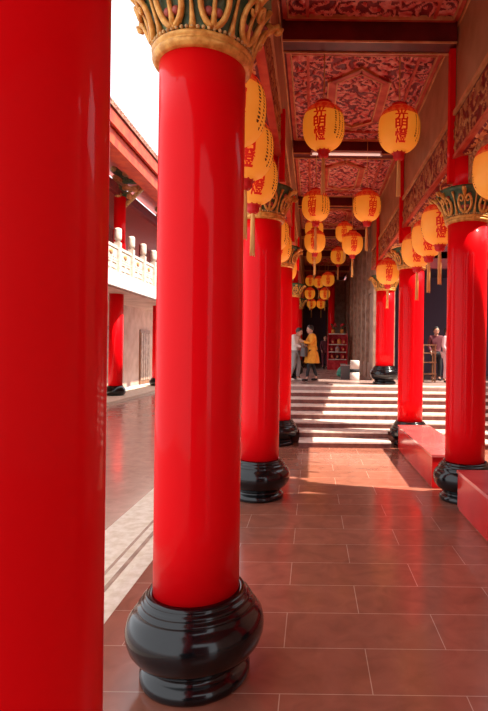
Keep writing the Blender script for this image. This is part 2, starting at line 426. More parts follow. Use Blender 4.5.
def make_column(x,y,z,label,top=4.25,corbel=True,grp='red lacquered columns of the colonnade'):
    t=empty('column',(x,y,z)); tag(t,label,'column',grp)
    ct=CAPZ-z if z==0 else CAPZ-z
    link('shaft',shaft_mesh(.47,ct+.0),t)
    link('base',CP['base'],t)
    cap=link('capital',CM['bell'],t,(0,0,ct))
    cap.scale=(.96,.96,.90)
    for nm in ('ring','beading','scrollwork','leaf_spikes','buds'):
        link(nm,CM[nm],cap)
    link('neck',neck_mesh(ct+.385,top-z-.001),t)
    if corbel: link('corbel',CORB,t,(0,0,top-z-.001))
    return t
make_column(-.624,.93,0,'huge red column filling the left edge of the picture')
make_column(XL,YS[0],0,'large red column on a fat black base, with green and gold capital, left foreground')
make_column(XL,YS[1],0,'red column on black base directly behind the big foreground one in left row')
make_column(XL,YS[2],0,'left-row red column standing at the foot of the stairs')
make_column(XL,15.8,HU,'left-row red column on the raised floor behind the two visitors')
make_column(XL,20.3,HU,'most distant red column of the left row, beyond the visitors')
make_column(XR,YS[1],0,'right-hand red column standing between the two red benches')
make_column(XR,YS[2],0,'right-row red column at the foot of the stairs, behind the far bench')
make_column(XR,13.8,HU,'short-looking red column on the raised floor by the grey stone wall')
make_column(XR,YS[0],0,'nearest column of right row, beside the near end of the near bench')

# ------------------------------------------------------------------ long beams over both rows
BEAMREL={}
def beam(xc, face, y0, y1, label, seed):
    """face = +1: inner face looks to +x"""
    t=empty('carved_beam',(xc,y0,4.25)); tag(t,label,'beam','carved beams over the column rows')
    L=y1-y0; hw=.18 if face<0 else .20
    fx=face*hw
    b=MB([M['darkred']]); b.box(-hw+.0,.0,0,(hw if face>0 else hw+.06),L,.52); b.build('core',t)
    key=(round(L,2),seed)
    if key not in BEAMREL: BEAMREL[key]=relief_mesh('carved_band',L-.04,.46,.017,.022,seed,[M['maroon'],M['beamrelief']],f=3.6)
    me=BEAMREL[key]
    o=link('carved_band',me,t)
    if face>0: o.matrix_local=Matrix(((0,0,1,fx+.003),(1,0,0,.02),(0,1,0,.03),(0,0,0,1)))
    else: o.matrix_local=Matrix(((0,0,-1,fx-.003),(-1,0,0,L-.02),(0,1,0,.03),(0,0,0,1)))
    b=MB([M['goldtrim']])
    s=lambda a,b_: (min(a,b_),max(a,b_))
    x0,x1=s(fx-face*.02,fx+face*.035); b.box(x0,0,.52,x1,L,.575)
    b.build('upper_trim',t)
    b=MB([M['moulding']])
    x0,x1=s(fx,fx+face*.03); b.box(x0,0,-.02,x1,L,.025); b.box(-hw,0,-.02,hw,L,0)
    b.build('lower_trim',t)
    key=('soffit',round(L,2))
    if key not in BEAMREL: BEAMREL[key]=relief_mesh('carved_soffit',L-.5,.30,.02,.03,5,[M['maroon'],M['apron']],f=4.0)
    o=link('carved_soffit',BEAMREL[key],t)
    o.matrix_local=Matrix(((0,1,0,-.15),(1,0,0,.25),(0,0,-1,-.021),(0,0,0,1)))
    b=MB([M['brown'],M['goldtrim']])
    x0,x1=s(fx-face*.08,fx-face*.005); b.box(x0,0,.575,x1,L,1.64)
    x0,x1=s(fx-face*.0051,fx+face*.012); b.box(x0,0,1.58,x1,L,1.64,mi=1)
    b.build('upper_board',t)
ys=[-1.0,2.96,6.5,10.15,13.8,17.5,21.2,24.9,29.9]
bay=['over the camera','from the foreground bay','over the middle bay','over the bay before the stairs','over the stair top','over the raised floor','over the deep end of the raised floor','at the far end']
for i in range(len(ys)-1):
    beam(XL,1,ys[i]+.002,ys[i+1]-.002,'long carved beam of left column row, '+bay[i],1+i%2)
    if i<5: beam(XR,-1,ys[i]+.002,(ys[i+1] if i<4 else 15.39)-.002,'long carved beam with tan board, right column row, '+bay[i],3+i%2)

# carved aprons under the right-hand beams, dropped low to straighten the sun patch edge
ap_me=None
for (y0,y1,nm) in ((6.93,9.72,'between the two right columns on the lower floor'),(10.58,13.37,'over the stairs')):
    t=empty('carved_apron',(2.11,y0,3.66)); tag(t,'carved orange fretwork under the beam '+nm,'carving','carved aprons')
    L=y1-y0
    b=MB([M['maroon']]); b.box(.0,0,0,.03,L,.565); b.build('board',t)
    me=relief_mesh('fretwork',L-.04,.52,.017,.025,7,[M['maroon'],M['apron']],f=4.2)
    o=link('fretwork',me,t); o.matrix_local=Matrix(((0,0,-1,-.001),(-1,0,0,L-.02),(0,1,0,.03),(0,0,0,1)))
    b=MB([M['goldtrim']]); b.box(-.02,0,-.03,.04,L,.0); b.build('lower_trim',t)
# thin red posts on the beam faces at each column
for (x,f,top,nm) in ((XL+.2+.037,1,4.83,'left'),(XR-.18-.037,-1,5.605,'right')):
    for y,w in ((6.5,'second'),(10.15,'third'),(13.8,'fourth')):
        b=MB([M['lacquer']]); b.box(-.035,-.05,0,.035,.05,top-3.95)
        o=b.build('pilaster',loc=(x,y,3.95),bevel=.008)
        tag(o,'thin red post on the %s beam over the %s column row position'%(nm,w),'post','thin red posts on the beams')

# ------------------------------------------------------------------ crossbeams and carved ceiling bays
REL=None
CW=XB1-XB0-.03
def ceiling_mask(u,v,h):
    # plain bands between carved fields
    return h
PL=3.38
panel_me=relief_mesh('carved_field',CW,PL,.0155,.032,9,[M['maroon'],M['relief']],f=4.6)
def mould_me():
    b=MB([M['moulding'],M['goldtrim']])
    def strip(p,q,w=.03,h=.035,mi=0):
        p=Vector((*p,0));q=Vector((*q,0)); d=(q-p); L=d.length; ang=math.atan2(d.y,d.x)
        vs=b.box(0,-w/2,0,L,w/2,h,mi=mi)
        for v in vs: v.co=Matrix.Rotation(ang,4,'Z')@v.co+p
    W=CW
    for (w,h,mi,in_) in ((.05,.04,0,.03),(.016,.05,1,.07)):
        strip((in_,in_),(W-in_,in_),w,h,mi); strip((in_,PL-in_),(W-in_,PL-in_),w,h,mi)
        strip((in_,in_),(in_,PL-in_),w,h,mi); strip((W-in_,in_),(W-in_,PL-in_),w,h,mi)
    strip((.07,.42),(W-.07,.42),.04,.045,0); strip((.07,.45),(W-.07,.45),.014,.05,1)
    strip((.30,.42),(.30,PL-.07),.04,.045,0); strip((W-.30,.42),(W-.30,PL-.07),.04,.045,0)
    strip((.30,PL-.42),(W-.30,PL-.42),.04,.045,0)
    cx=W/2
    for s,w,h,mi in ((.40,.11,.06,0),(.335,.02,.065,1),(.465,.02,.06,1)):
        hx=[(cx-s,1.15),(cx,1.15-.32-(s-.4)),(cx+s,1.15),(cx+s,2.45),(cx,2.45+.32+(s-.4)),(cx-s,2.45)]
        for i in range(6): strip(hx[i],hx[(i+1)%6],w,h,mi)
    return b.mesh('frame_moulding')
mould=mould_me()
def rosette():
    b=MB([M['relief'],M['goldtrim']])
    b.lathe([(.10,0),(.10,.02),(.06,.035),(0,.04)],24,close=False,rfun=lambda t,z:1+.18*math.cos(8*2*PI*t))
    b.lathe([(.035,.03),(.03,.055),(0,.06)],12,mi=1,close=False)
    return b.mesh('rosette')
ros=rosette()
bays=['directly overhead','over the middle of the corridor','just before the stairs','over the stairs','above the visitors','deep down the corridor','near the far door','at the very end']
cy=[-1.0,2.96,6.5,10.15,13.8,17.5,21.2,24.9]
for i,y in enumerate(cy):
    y0=y+.135
    t=empty('ceiling_panel',(XB0+.015,y0,CEIL)); tag(t,'carved red and gilt ceiling panel with hexagon frame, '+bays[i],'ceiling panel','carved ceiling panels')
    for nm,me in (('carved_field',panel_me),('frame_moulding',mould)):
        o=link(nm,me,t); o.rotation_euler=(0,0,0); o.matrix_local=Matrix(((1,0,0,0),(0,.965 if i==1 else 1,0,0),(0,0,-1,0),(0,0,0,1)))
    for (rx,ry) in ((.50,.24),(CW-.50,.24)):
        o=link('rosette',ros,t); o.matrix_local=Matrix(((1,0,0,rx),(0,1,0,ry),(0,0,-1,-.01),(0,0,0,1)))
cnames=['before the camera','over the second columns','over the third columns, carrying the lamp tube','at the top of the stairs','above the visitors','well beyond the visitors','far down the corridor']
for i,y in enumerate([2.96,6.5,10.15,13.8,17.5,21.2,24.9]):
    t=empty('crossbeam',(XB0+.012,y,5.62)); tag(t,'dark red crossbeam '+cnames[i],'beam','dark crossbeams under the ceiling')
    b=MB([M['darkred']]); W=XB1-XB0-.024
    b.box(0,-.125,0.02,W,.125,.275); b.build('beam_body',t)
    b=MB([M['goldtrim'],M['moulding']]); b.box(0,-.135,0,W,-.115,.02); b.box(0,.115,0,W,.135,.02); 
    b.build('edge_trim',t)

# fluorescent tube
def tube_lamp(x0,x1,y,z,label):
    t=empty('fluorescent_lamp',(x0,y,z)); tag(t,label,'lamp')
    L=x1-x0
    b=MB([M['tube']]); b.tube([(0.02,0,0),(L-.02,0,0)],.018,10); b.build('tube',t)
    b=MB([M['white']]); b.box(-.0,-.03,.025,L,.03,.065); b.box(-.015,-.025,-.025,.02,.025,.03); b.box(L-.02,-.025,-.025,L+.015,.025,.03); b.build('fitting',t)
tube_lamp(-.06,1.26,9.80,5.53,'slim fluorescent tube under a crossbeam, behind the two largest corridor lanterns')

# ------------------------------------------------------------------ lanterns
def text_mesh(s, size):
    cu=bpy.data.curves.new('t','FONT'); cu.body=s; cu.size=size; cu.align_x='CENTER'; cu.align_y='CENTER'; cu.offset=size*.028; cu.resolution_u=3
    o=bpy.data.objects.new('t',cu); COL.objects.link(o)
    bpy.context.view_layer.update()
    dg=bpy.context.evaluated_depsgraph_get()
    me=bpy.data.meshes.new_from_object(o.evaluated_get(dg))
    bpy.data.objects.remove(o); bpy.data.curves.remove(cu)
    return me
def lan_r(z):            # half height .33
    t=max(-1,min(1,z/.33)); return .135+.135*math.sqrt(max(0,1-abs(t)**2.3))
def ellr(z): 
    t=max(-1,min(1,z/.325)); return max(.09,.27*(1-abs(t)**2.6)**.5)
def wrap(bm, me, zc, a0=0.0, off=.004):
    tb=bmesh.new(); tb.from_mesh(me)
    xs=[v.co.x for v in tb.verts]; yv=[v.co.y for v in tb.verts]
    if not xs: return
    cx=(min(xs)+max(xs))/2; cyy=(min(yv)+max(yv))/2
    bmesh.ops.triangulate(tb,faces=tb.faces[:])
    bmesh.ops.subdivide_edges(tb,edges=[e for e in tb.edges if e.calc_length()>.02],cuts=1)
    vm={}
    for v in tb.verts:
        z=zc+v.co.y-cyy; r=ellr(z)+off; a=-PI/2+a0+(v.co.x-cx)/.26
        vm[v]=bm.verts.new((r*math.cos(a),r*math.sin(a),z))
    for f in tb.faces:
        try: bm.faces.new([vm[v] for v in f.verts])
        except ValueError: pass
    tb.free()
def lantern_meshes():
    D={}
    b=MB([M['paper'],M['paperred']])
    prof=[]; n=44
    for i in range(n+1):
        z=-.325+.65*i/n; r=ellr(z)*(1-.006*(i%2)); prof.append((r,z))
    b.lathe(prof,40,close=True,mifun=lambda k:1 if (k>=32) else 0)
    D['shade']=b.mesh('shade')
    D['lettering']=[]
    for s in range(2):
        bm=bmesh.new()
        for ch,z in (('光',.09),('明',-.045),('燈',-.18)):
            wrap(bm,text_mesh(ch,.165),z,a0=s*PI)
        bmesh.ops.recalc_face_normals(bm,faces=bm.faces[:])
        me=bpy.data.meshes.new('lettering'); bm.to_mesh(me); bm.free(); me.materials.append(M['redpaint']); D['lettering'].append(me)
    # faint vertical lines of small handwriting (illegible in the photo): short ink strokes
    D['inscription']=[]; rnd=random.Random(3)
    for side in (0,1):
        for cidx in range(5):
            bm=bmesh.new()
            a=-PI/2+side*PI+.80+cidx*.235
            z=.19-.02*rnd.random()
            while z>-.16-.05*rnd.random():
                h=.010+.012*rnd.random(); w=.020
                q=[]
                for (da,dz) in ((-w,0),(w*rnd.random(),0),(w*rnd.random(),-h),(-w*.4,-h)):
                    aa=a+da/.27; zz=z+dz; r=ellr(zz)+.003; q.append(bm.verts.new((r*math.cos(aa),r*math.sin(aa),zz)))
                bm.faces.new(q); z-=h+.008+.01*rnd.random()
            me=bpy.data.meshes.new('inscription'); bm.to_mesh(me); bm.free(); me.materials.append(M['inkdash']); D['inscription'].append(me)
    b=MB([M['redpaint'],M['goldtrim']])       # painted petals hanging from the top border
    for k in range(14):
        a=2*PI*k/14
        pts=[]
        for (da,z) in ((-.17,.215),(0,.165),(.17,.215),(.10,.25),(-.10,.25)):
            r=ellr(z)+.005; pts.append((r*math.cos(a+da),r*math.sin(a+da),z))
        b.poly(pts)
    D['petal_border']=b.mesh('petal_border',fix=True)
    b=MB([M['redknob']]); b.lathe([(.10,.315),(.105,.325),(.10,.345),(.05,.352),(.018,.36),(.018,.385)],24); D['cap']=b.mesh('cap')
    b=MB([M['redknob']]); b.lathe([(.02,-.425),(.05,-.415),(.068,-.385),(.066,-.350),(.085,-.335),(.09,-.318)],20,rfun=lambda t,z:1+.08*math.cos(10*2*PI*t)); D['knob']=b.mesh('knob')
    b=MB([M['tassel']])
    for k in range(10):
        a=2*PI*k/10; b.tube([(.012*math.cos(a),.012*math.sin(a),-.42),(.018*math.cos(a),.018*math.sin(a),-.5),(.024*math.cos(a+.2),.024*math.sin(a+.2),-.90-.03*math.sin(3*k))],[.007,.007,.006],5)
    b.tube([(0,0,-.40),(0,0,-.46)],.02,8); D['tassel']=b.mesh('tassel')
    return D
LM=lantern_meshes()
def lantern(x,y,z,top,rz,label,grp,sc=1.0,tassel=True,rings=False):
    t=empty('lantern',(x,y,z),rz); t.scale=(sc,sc,sc*.94); tag(t,label,'lantern',grp)
    sh=link('shade',LM['shade'],t)
    for me in LM['lettering']: link('lettering',me,sh)
    if y<10.5:
        for me in LM['inscription']: link('inscription',me,sh)
    link('petal_border',LM['petal_border'],sh)
    link('cap',LM['cap'],t); link('knob',LM['knob'],t)
    if tassel: link('tassel',LM['tassel'],t)
    L=(top-z)/(sc*.94)
    if L>.39:
        b=MB([M['tassel']]); b.tube([(0,0,.38),(0,0,L)],.008,6); b.build('cord',t)
G1='yellow paper lanterns hanging along the corridor'
CT=CEIL-.02
for (x,y,z,rz,lab,sc) in [
    (.115,6.72,4.72,-.22,'large glowing paper lantern with red characters, left of the nearest corridor pair',1),
    (1.09,6.72,4.70,-.05,'large glowing paper lantern with red characters, right of the nearest corridor pair',1),
    (.04,10.0,4.61,-.3,'paper lantern on the left, second pair down the corridor',1),
    (1.02,10.0,4.62,.35,'paper lantern on the right, second pair down the corridor',1),
    (.04,13.3,4.62,-.1,'paper lantern on the left, third pair down the corridor, over the stair top',1),
    (1.0,13.3,4.58,.1,'paper lantern on the right, third pair down the corridor, over the stair top',1),
    (.02,15.2,5.38,.1,'high-hung left lantern just above the third pair',1),
    (.93,15.6,5.38,-.1,'high-hung right lantern just above the third pair',1),
    (.89,18.5,5.2,0,'smaller-looking lantern low and left of the third right lantern',1),
    (.03,18.5,5.2,0,'lantern peeping out below the third left lantern',1),
    (-.13,26,5.30,0,'far left lantern high in the distant cluster',.9),
    (.63,21.7,4.80,0,'darkish lantern at top right of the distant cluster',1),
    (.26,22.6,4.80,0,'middle lantern of the distant cluster',.85),
    (-.13,24,4.45,0,'left lantern in the middle tier of the distant cluster',.9),
    (.56,24,4.45,0,'right lantern in the middle tier of the distant cluster',.9),
    (-.06,27,4.25,0,'left of the two lowest lanterns before the dark doorway',.85),
    (.44,27,4.25,0,'right of the two lowest lanterns before the dark doorway',.85)]:
    lantern(x,y,z,CT,rz,lab,G1,sc)
G2='paper lanterns hanging under the beams between columns'
BT=4.235
for (x,y,z,rz,lab,sc) in [
    (-.66,4.15,3.76,.25,'highest lantern of three peeping out behind the big foreground column',1),
    (-.66,4.95,3.75,.2,'middle lantern of three peeping out behind the big foreground column',1),
    (-.67,5.72,3.73,.3,'lowest lantern of three behind the big foreground column, before the next capital',1),
    (-.66,8.3,3.70,.2,'lantern in the left row hidden mostly behind the second column',1),
    (-.65,9.25,3.68,.2,'lantern showing right of the second left column, before the third capital',1),
    (-.65,12.2,3.74,.2,'lantern above the stairs in the left row',1),
    (1.95,5.50,3.76,-.2,'lantern cut by right picture edge, in front of the right capital',1),
    (1.80,7.40,3.66,-.15,'lantern half hidden behind the right column, nearest of its bunch',1),
    (1.80,8.10,3.62,-.25,'middle lantern in the bunch between the two right columns',1),
    (1.78,8.90,3.58,-.2,'leftmost lantern in the bunch between the two right columns',1),
    (1.78,12.4,3.72,0,'lantern in front of the capital of the raised right column',1)]:
    lantern(x,y,z,BT,rz,lab,G2,sc)

# ------------------------------------------------------------------ benches
def bench(y0,y1,label):
    t=empty('bench',(1.63 if y0>6.6 else 1.72,y0,0)); tag(t,label,'bench','red lacquered benches between the columns')
    L=y1-y0; W=.57
    b=MB([M['benchtop']]); b.box(-.012,0,.425,W,L,.46); b.build('seat',t,bevel=.012)
    b=MB([M['bench']]); b.box(.0,.01,.03,.03,L-.01,.425); b.build('front_board',t)
    b=MB([M['bench']]); b.box(W-.04,.01,.03,W-.01,L-.01,.425); b.build('back_board',t)
    for yy in (.01,L-.04):
        b=MB([M['bench']]); b.box(.03,yy,.03,W-.04,yy+.03,.425); b.build('end_board',t)
    b=MB([M['bench']]); b.box(.012,.02,0,W-.02,L-.02,.03); b.build('plinth',t)
bench(6.96,9.72,'far red bench between the right column and the stairs')
bench(3.35,6.08,'near red bench cut by the right picture edge')

# ------------------------------------------------------------------ building across the courtyard
XW=-8.9; XF=-7.45
t=empty('courtyard_building',(XF,12,-.3)); tag(t,'red and white two-storey temple wing across the courtyard, seen through the left gap','building')
P=Vector((XF,12,-.3))
def part(name,mats,fn,bevel=0,parent=None):
    b=MB(mats); fn(b)
    for v in b.bm.verts: v.co-=P
    return b.build(name,parent or t,bevel=bevel)
part('plinth',[M['kerb']],lambda b:b.box(-9.1,12,-.3,XF,40,-.18))
part('ground_wall',[M['plaster']],lambda b:b.box(-10.2,12,-.3,-10.0,40,4.1))
part('balcony_slab',[M['white'],M['plaster']],lambda b:(b.box(XF-.12,12,4.17,XF,40,4.66),b.box(-10.2,12,4.1,XF-.12,40,4.5,mi=1)))
part('upper_wall',[M['pinkred']],lambda b:b.box(-10.2,12,4.5,-10.0,40,10.2))
part('lintel',[M['maroon']],lambda b:b.box(-8.3,12,8.2,-8.1,40,8.6))
def eave(b):
    b.prism([(-6.55,12,9.25),(-6.55,12,9.55),(-10.4,12,10.9),(-10.4,12,10.6)],(0,28,0),mi=0)
part('eave',[M['eave']],eave)
def raft(b):
    y=12.1
    while y<40:
        b.prism([(-6.6,y,9.14),(-6.6,y,9.26),(-8.6,y,9.96),(-8.6,y,9.84)],(0,.12,0)); y+=.34
r=part('rafters',[M['eave']],raft)
def fascia(b): b.box(-6.56,12,9.02,-6.46,40,9.46); b.box(-6.75,12,8.62,-6.60,40,8.98); b.box(-7.2,12,8.5,-6.6,40,8.62)
part('fascia',[M['eave']],fascia)
def tiles(b):
    y=12.0
    while y<40:
        b.tube([(-6.42,y+.12,9.60),(-6.9,y+.12,9.76),(-8.5,y+.12,10.32)],.085,8)
        b.lathe([(.0,-.02),(.07,0),(.085,.05),(.05,.11),(0,.14)],8,cx=-6.5,cy=y+.12,cz=9.66,close=False)
        y+=.30
    b.prism([(-6.40,12,9.50),(-6.40,12,9.58),(-10.4,12,10.98),(-10.4,12,10.90)],(0,28,0))
part('roof_tiles',[M['tile']],tiles)
def orn(b):
    for k in range(5): b.sphere((-6.5,27.6+.18*k,9.85+.12*math.sin(k*1.4)),.10,8)
part('ridge_ornament',[M['ochre']],orn)
for k,y in enumerate([16.2,22.0,28.0,34.0]):
    c=part('wing_column',[M['lacquer']],lambda b:b.lathe([(.29,-.18),(.29,4.1)],32,cx=-8.3,cy=y))
    bb=MB([M['black']]); bb.lathe([(.34,0),(.42,.1),(.42,.26),(.30,.42)],24,cx=-8.3-P.x,cy=y-P.y,cz=.12); bb.build('column_base',c)
    part('upper_column',[M['lacquer']],lambda b:b.lathe([(.24,4.5),(.24,8.2)],32,cx=-8.2,cy=y))
    def brk(b):
        for q,(z,w) in enumerate(((8.15,.5),(8.45,.8),(8.75,1.15),(9.05,1.5))):
            b.box(-8.2-.12,y-w/2,z,-8.2+.12,y+w/2,z+.17,mi=q%2); b.box(-8.3,y-.1,z+.05,-8.2+w*.8,y+.1,z+.2,mi=(q+1)%2)
            b.sphere((-8.2+w*.8,y,z+.1),.14,8,mi=0)
            for s_ in (-1,1): b.sphere((-8.2,y+s_*w/2,z+.09),.12,8,mi=2)
    part('bracket_cluster',[M['goldtrim'],M['green'],M['ochre']],brk)
    def slant(b):
        b.tube([(-8.1,y+.1,8.3),(-7.5,y+.55,8.9),(-6.9,y+1.0,9.2)],.06,6); b.tube([(-8.1,y+.1,7.8),(-7.6,y+.1,8.3),(-7.0,y+.1,8.9)],.09,6)
    part('brace',[M['ochre']],slant)
for k,y in enumerate([19.1,25.0,31.0]):
    def dr(b):
        b.box(-10.0,y-.9,-.3,-9.93,y+.9,2.9,mi=0); 
        for q in range(4): b.box(-9.93,y-.82+q*.42,-.05,-9.90,y-.82+q*.42+.34,2.7,mi=1)
    part('door_panel',[M['wood'],M['stonewall']],dr)
    def win(b):
        b.box(-10.0,y-1.1,5.3,-9.93,y+1.1,7.8,mi=0)
        for q in range(9): b.box(-9.93,y-1.0+q*.24,5.4,-9.88,y-1.0+q*.24+.07,7.7,mi=1)
    part('lattice_window',[M['maroon'],M['pinkred']],win)

# balustrade on the balcony
t2=empty('balustrade',(XF-.1,12,4.66)); tag(t2,'white balustrade with capped posts along the balcony across the courtyard','balustrade')
bx=XF-.1
def post(b):
    b.box(-.11,-.11,0,.11,.11,1.25); b.lathe([(.08,1.25),(.085,1.30),(.13,1.34),(.135,1.42),(.135,1.72),(.12,1.78),(.07,1.80),(0,1.81)],16,close=False)
pb=MB([M['ivory']]); post(pb); post_me=pb.mesh('post')
def panel():
    b=MB([M['ivory'],M['goldtrim']])
    L=1.33
    b.box(-.04,0,0,.04,L,.13); b.box(-.05,0,.97,.05,L,1.08); b.box(-.03,0,.50,.03,L,.58)
    b.box(-.02,.06,.62,.02,L-.06,.93)
    for k in range(7): b.box(-.025,.05+k*.19,.58,.025,.10+k*.19,.97)
    b.sphere((.03,L/2,.78),.10,10,mi=1,sc=(.4,1.8,1))
    b.box(-.018,.0,.13,.018,L,.5)
    # raised fret frames on the lower panel
    for (a,c) in ((.12,.60),(.72,1.20)):
        for (p,q) in (((a,.19),(c,.22)),((a,.41),(c,.44))): b.box(.018,p[0],p[1],.045,q[0],q[1])
        b.box(.018,a,.19,.045,a+.03,.44); b.box(.018,c-.03,.19,.045,c,.44)
    return b.mesh('railing_panel')
pan_me=panel()
y=12.6
while y<38:
    link('post',post_me,t2,(0,y-12,0)); 
    if y+1.5<38: link('railing_panel',pan_me,t2,(0,y-12+.085,0))
    y+=1.5

# ------------------------------------------------------------------ things on the raised floor
# offering rack
t=empty('offering_rack',(1.15,23.6,HU)); tag(t,'tall red rack with white trays of goods, beyond the yellow-coated visitor','rack')
b=MB([M['redcloth']]); b.box(-.45,-.2,.0,-.40,.2,1.65); b.box(.40,-.2,0,.45,.2,1.65); b.box(-.40,.16,.0,.40,.2,1.65); b.build('frame',t)
b=MB([M['redcloth']]); b.box(-.40,-.19,.0,.40,.16,.42); b.build('cloth_skirt',t)
for z in (.45,.78,1.12,1.6):
    b=MB([M['whitecloth']]); b.box(-.40,-.2,z,.40,.16,z+.04); b.build('shelf',t)
rnd=random.Random(5)
for k,(z,x,m) in enumerate([(.49,-.25,'redcloth'),(.49,.0,'maroonc'),(.49,.25,'redcloth'),(.82,-.27,'redcloth'),(.82,0,'pinkcloth'),(.82,.26,'redcloth'),(1.16,-.22,'redcloth'),(1.16,.08,'gold'),(1.16,.28,'redcloth')]):
    b=MB([M[m],M['goldtrim']]); b.lathe([(.08,0),(.10,.03),(.10,.18),(.07,.22),(.03,.23),(.03,.26)],14); b.box(-.04,-.105,.06,.04,-.09,.15,mi=1)
    o=b.build('offering_jar',loc=(1.15+x,23.58,HU+z+.001)); 
    sh={.49:'lowest',.82:'middle',1.16:'upper'}[z]; pos='left' if x<-.1 else ('right' if x>.15 else 'centre')
    tag(o,'small red jar on the %s shelf of the red rack, %s side'%(sh,pos),'jar','small jars on the red rack')
# red plants on top -> red flower bunches
for x in (-.2,.2):
    b=MB([M['gold'],M['redcloth'],M['green']]); b.lathe([(.06,0),(.09,.12),(.05,.2)],12)
    for k in range(16):
        a=rnd.random()*6.28; r=.15*rnd.random(); z=.28+.16*rnd.random(); b.tube([(0,0,.18),(r*math.cos(a),r*math.sin(a),z)],.006,4,mi=2); b.sphere((r*math.cos(a),r*math.sin(a),z),.04,6,mi=1+(k%4==0))
    o=b.build('flower_vase',loc=(1.15+x,23.6,HU+1.642)); tag(o,'vase of red flowers on top of the red rack, %s one'%('left' if x<0 else 'right'),'vase','flower vases on the red rack')
# dark red column behind
t=empty('far_red_post',(.93,25.6,HU)); tag(t,'slender red post standing behind the red rack before the far doorway','post')
b=MB([M['lacquer']]); b.lathe([(.16,.2),(.16,CEIL-HU-.08)],24); b.build('shaft',t)
b=MB([M['black']]); b.lathe([(.22,0),(.27,.1),(.17,.22)],24); b.build('base',t)

# green bag
b=MB([M['greenbag']])
prof=[(.02,0),(.17,.0),(.22,.06),(.23,.16),(.19,.26),(.10,.33),(.06,.37),(.09,.43),(.0,.42)]
b.lathe(prof,28,close=False,rfun=lambda t,z:1+.10*math.sin(2*PI*t*3+z*9)+.05*math.sin(2*PI*t*7+z*20))
for v in b.bm.verts: v.co.y*=.7
o=b.build('plastic_bag',loc=(1.06,17.55,HU)); tag(o,'jade green plastic bag slumped on the raised floor left of the pale bin','bag')
# dark box and bin
t=empty('bin',(1.28,15.5,HU)); tag(t,'small pale cylindrical bin with dark band at top of stairs','bin')
b=MB([M['whitecloth']]); b.lathe([(.13,0),(.14,.02),(.14,.24)],28); b.build('body',t)
b=MB([M['blackcloth']]); b.lathe([(.143,.24),(.143,.33)],28); b.build('band',t)
b=MB([M['whitecloth']]); b.lathe([(.14,.33),(.14,.56),(.12,.585),(.0,.59)],28); b.build('upper_body',t)
t=empty('crate',(1.02,15.9,HU)); tag(t,'low dark crate on the floor just left of the pale bin','crate')
b=MB([M['bag']]); b.box(-.13,-.12,0,.13,.12,.02); b.box(-.13,-.12,.02,-.11,.12,.42); b.box(.11,-.12,.02,.13,.12,.42); b.box(-.11,-.12,.02,.11,-.10,.42); b.box(-.11,.10,.02,.11,.12,.42); b.build('body',t)
b=MB([M['steel']]); b.box(-.14,-.13,.42,.14,.13,.45); b.build('lid',t,bevel=.01)
# wooden rack at right
t=empty('wooden_stand',(3.35,15.0,HU)); tag(t,'open wooden stand on the raised floor between the two right columns','stand')
for x in (-.17,.17):
    for yy in (-.15,.15):
        b=MB([M['wood']]); b.box(x-.02,yy-.02,0,x+.02,yy+.02,1.05); b.build('leg',t)
for z in (.22,.55,.82,1.05):
    b=MB([M['wood']]); b.box(-.21,-.18,z,.21,.18,z+.03); b.build('shelf',t)

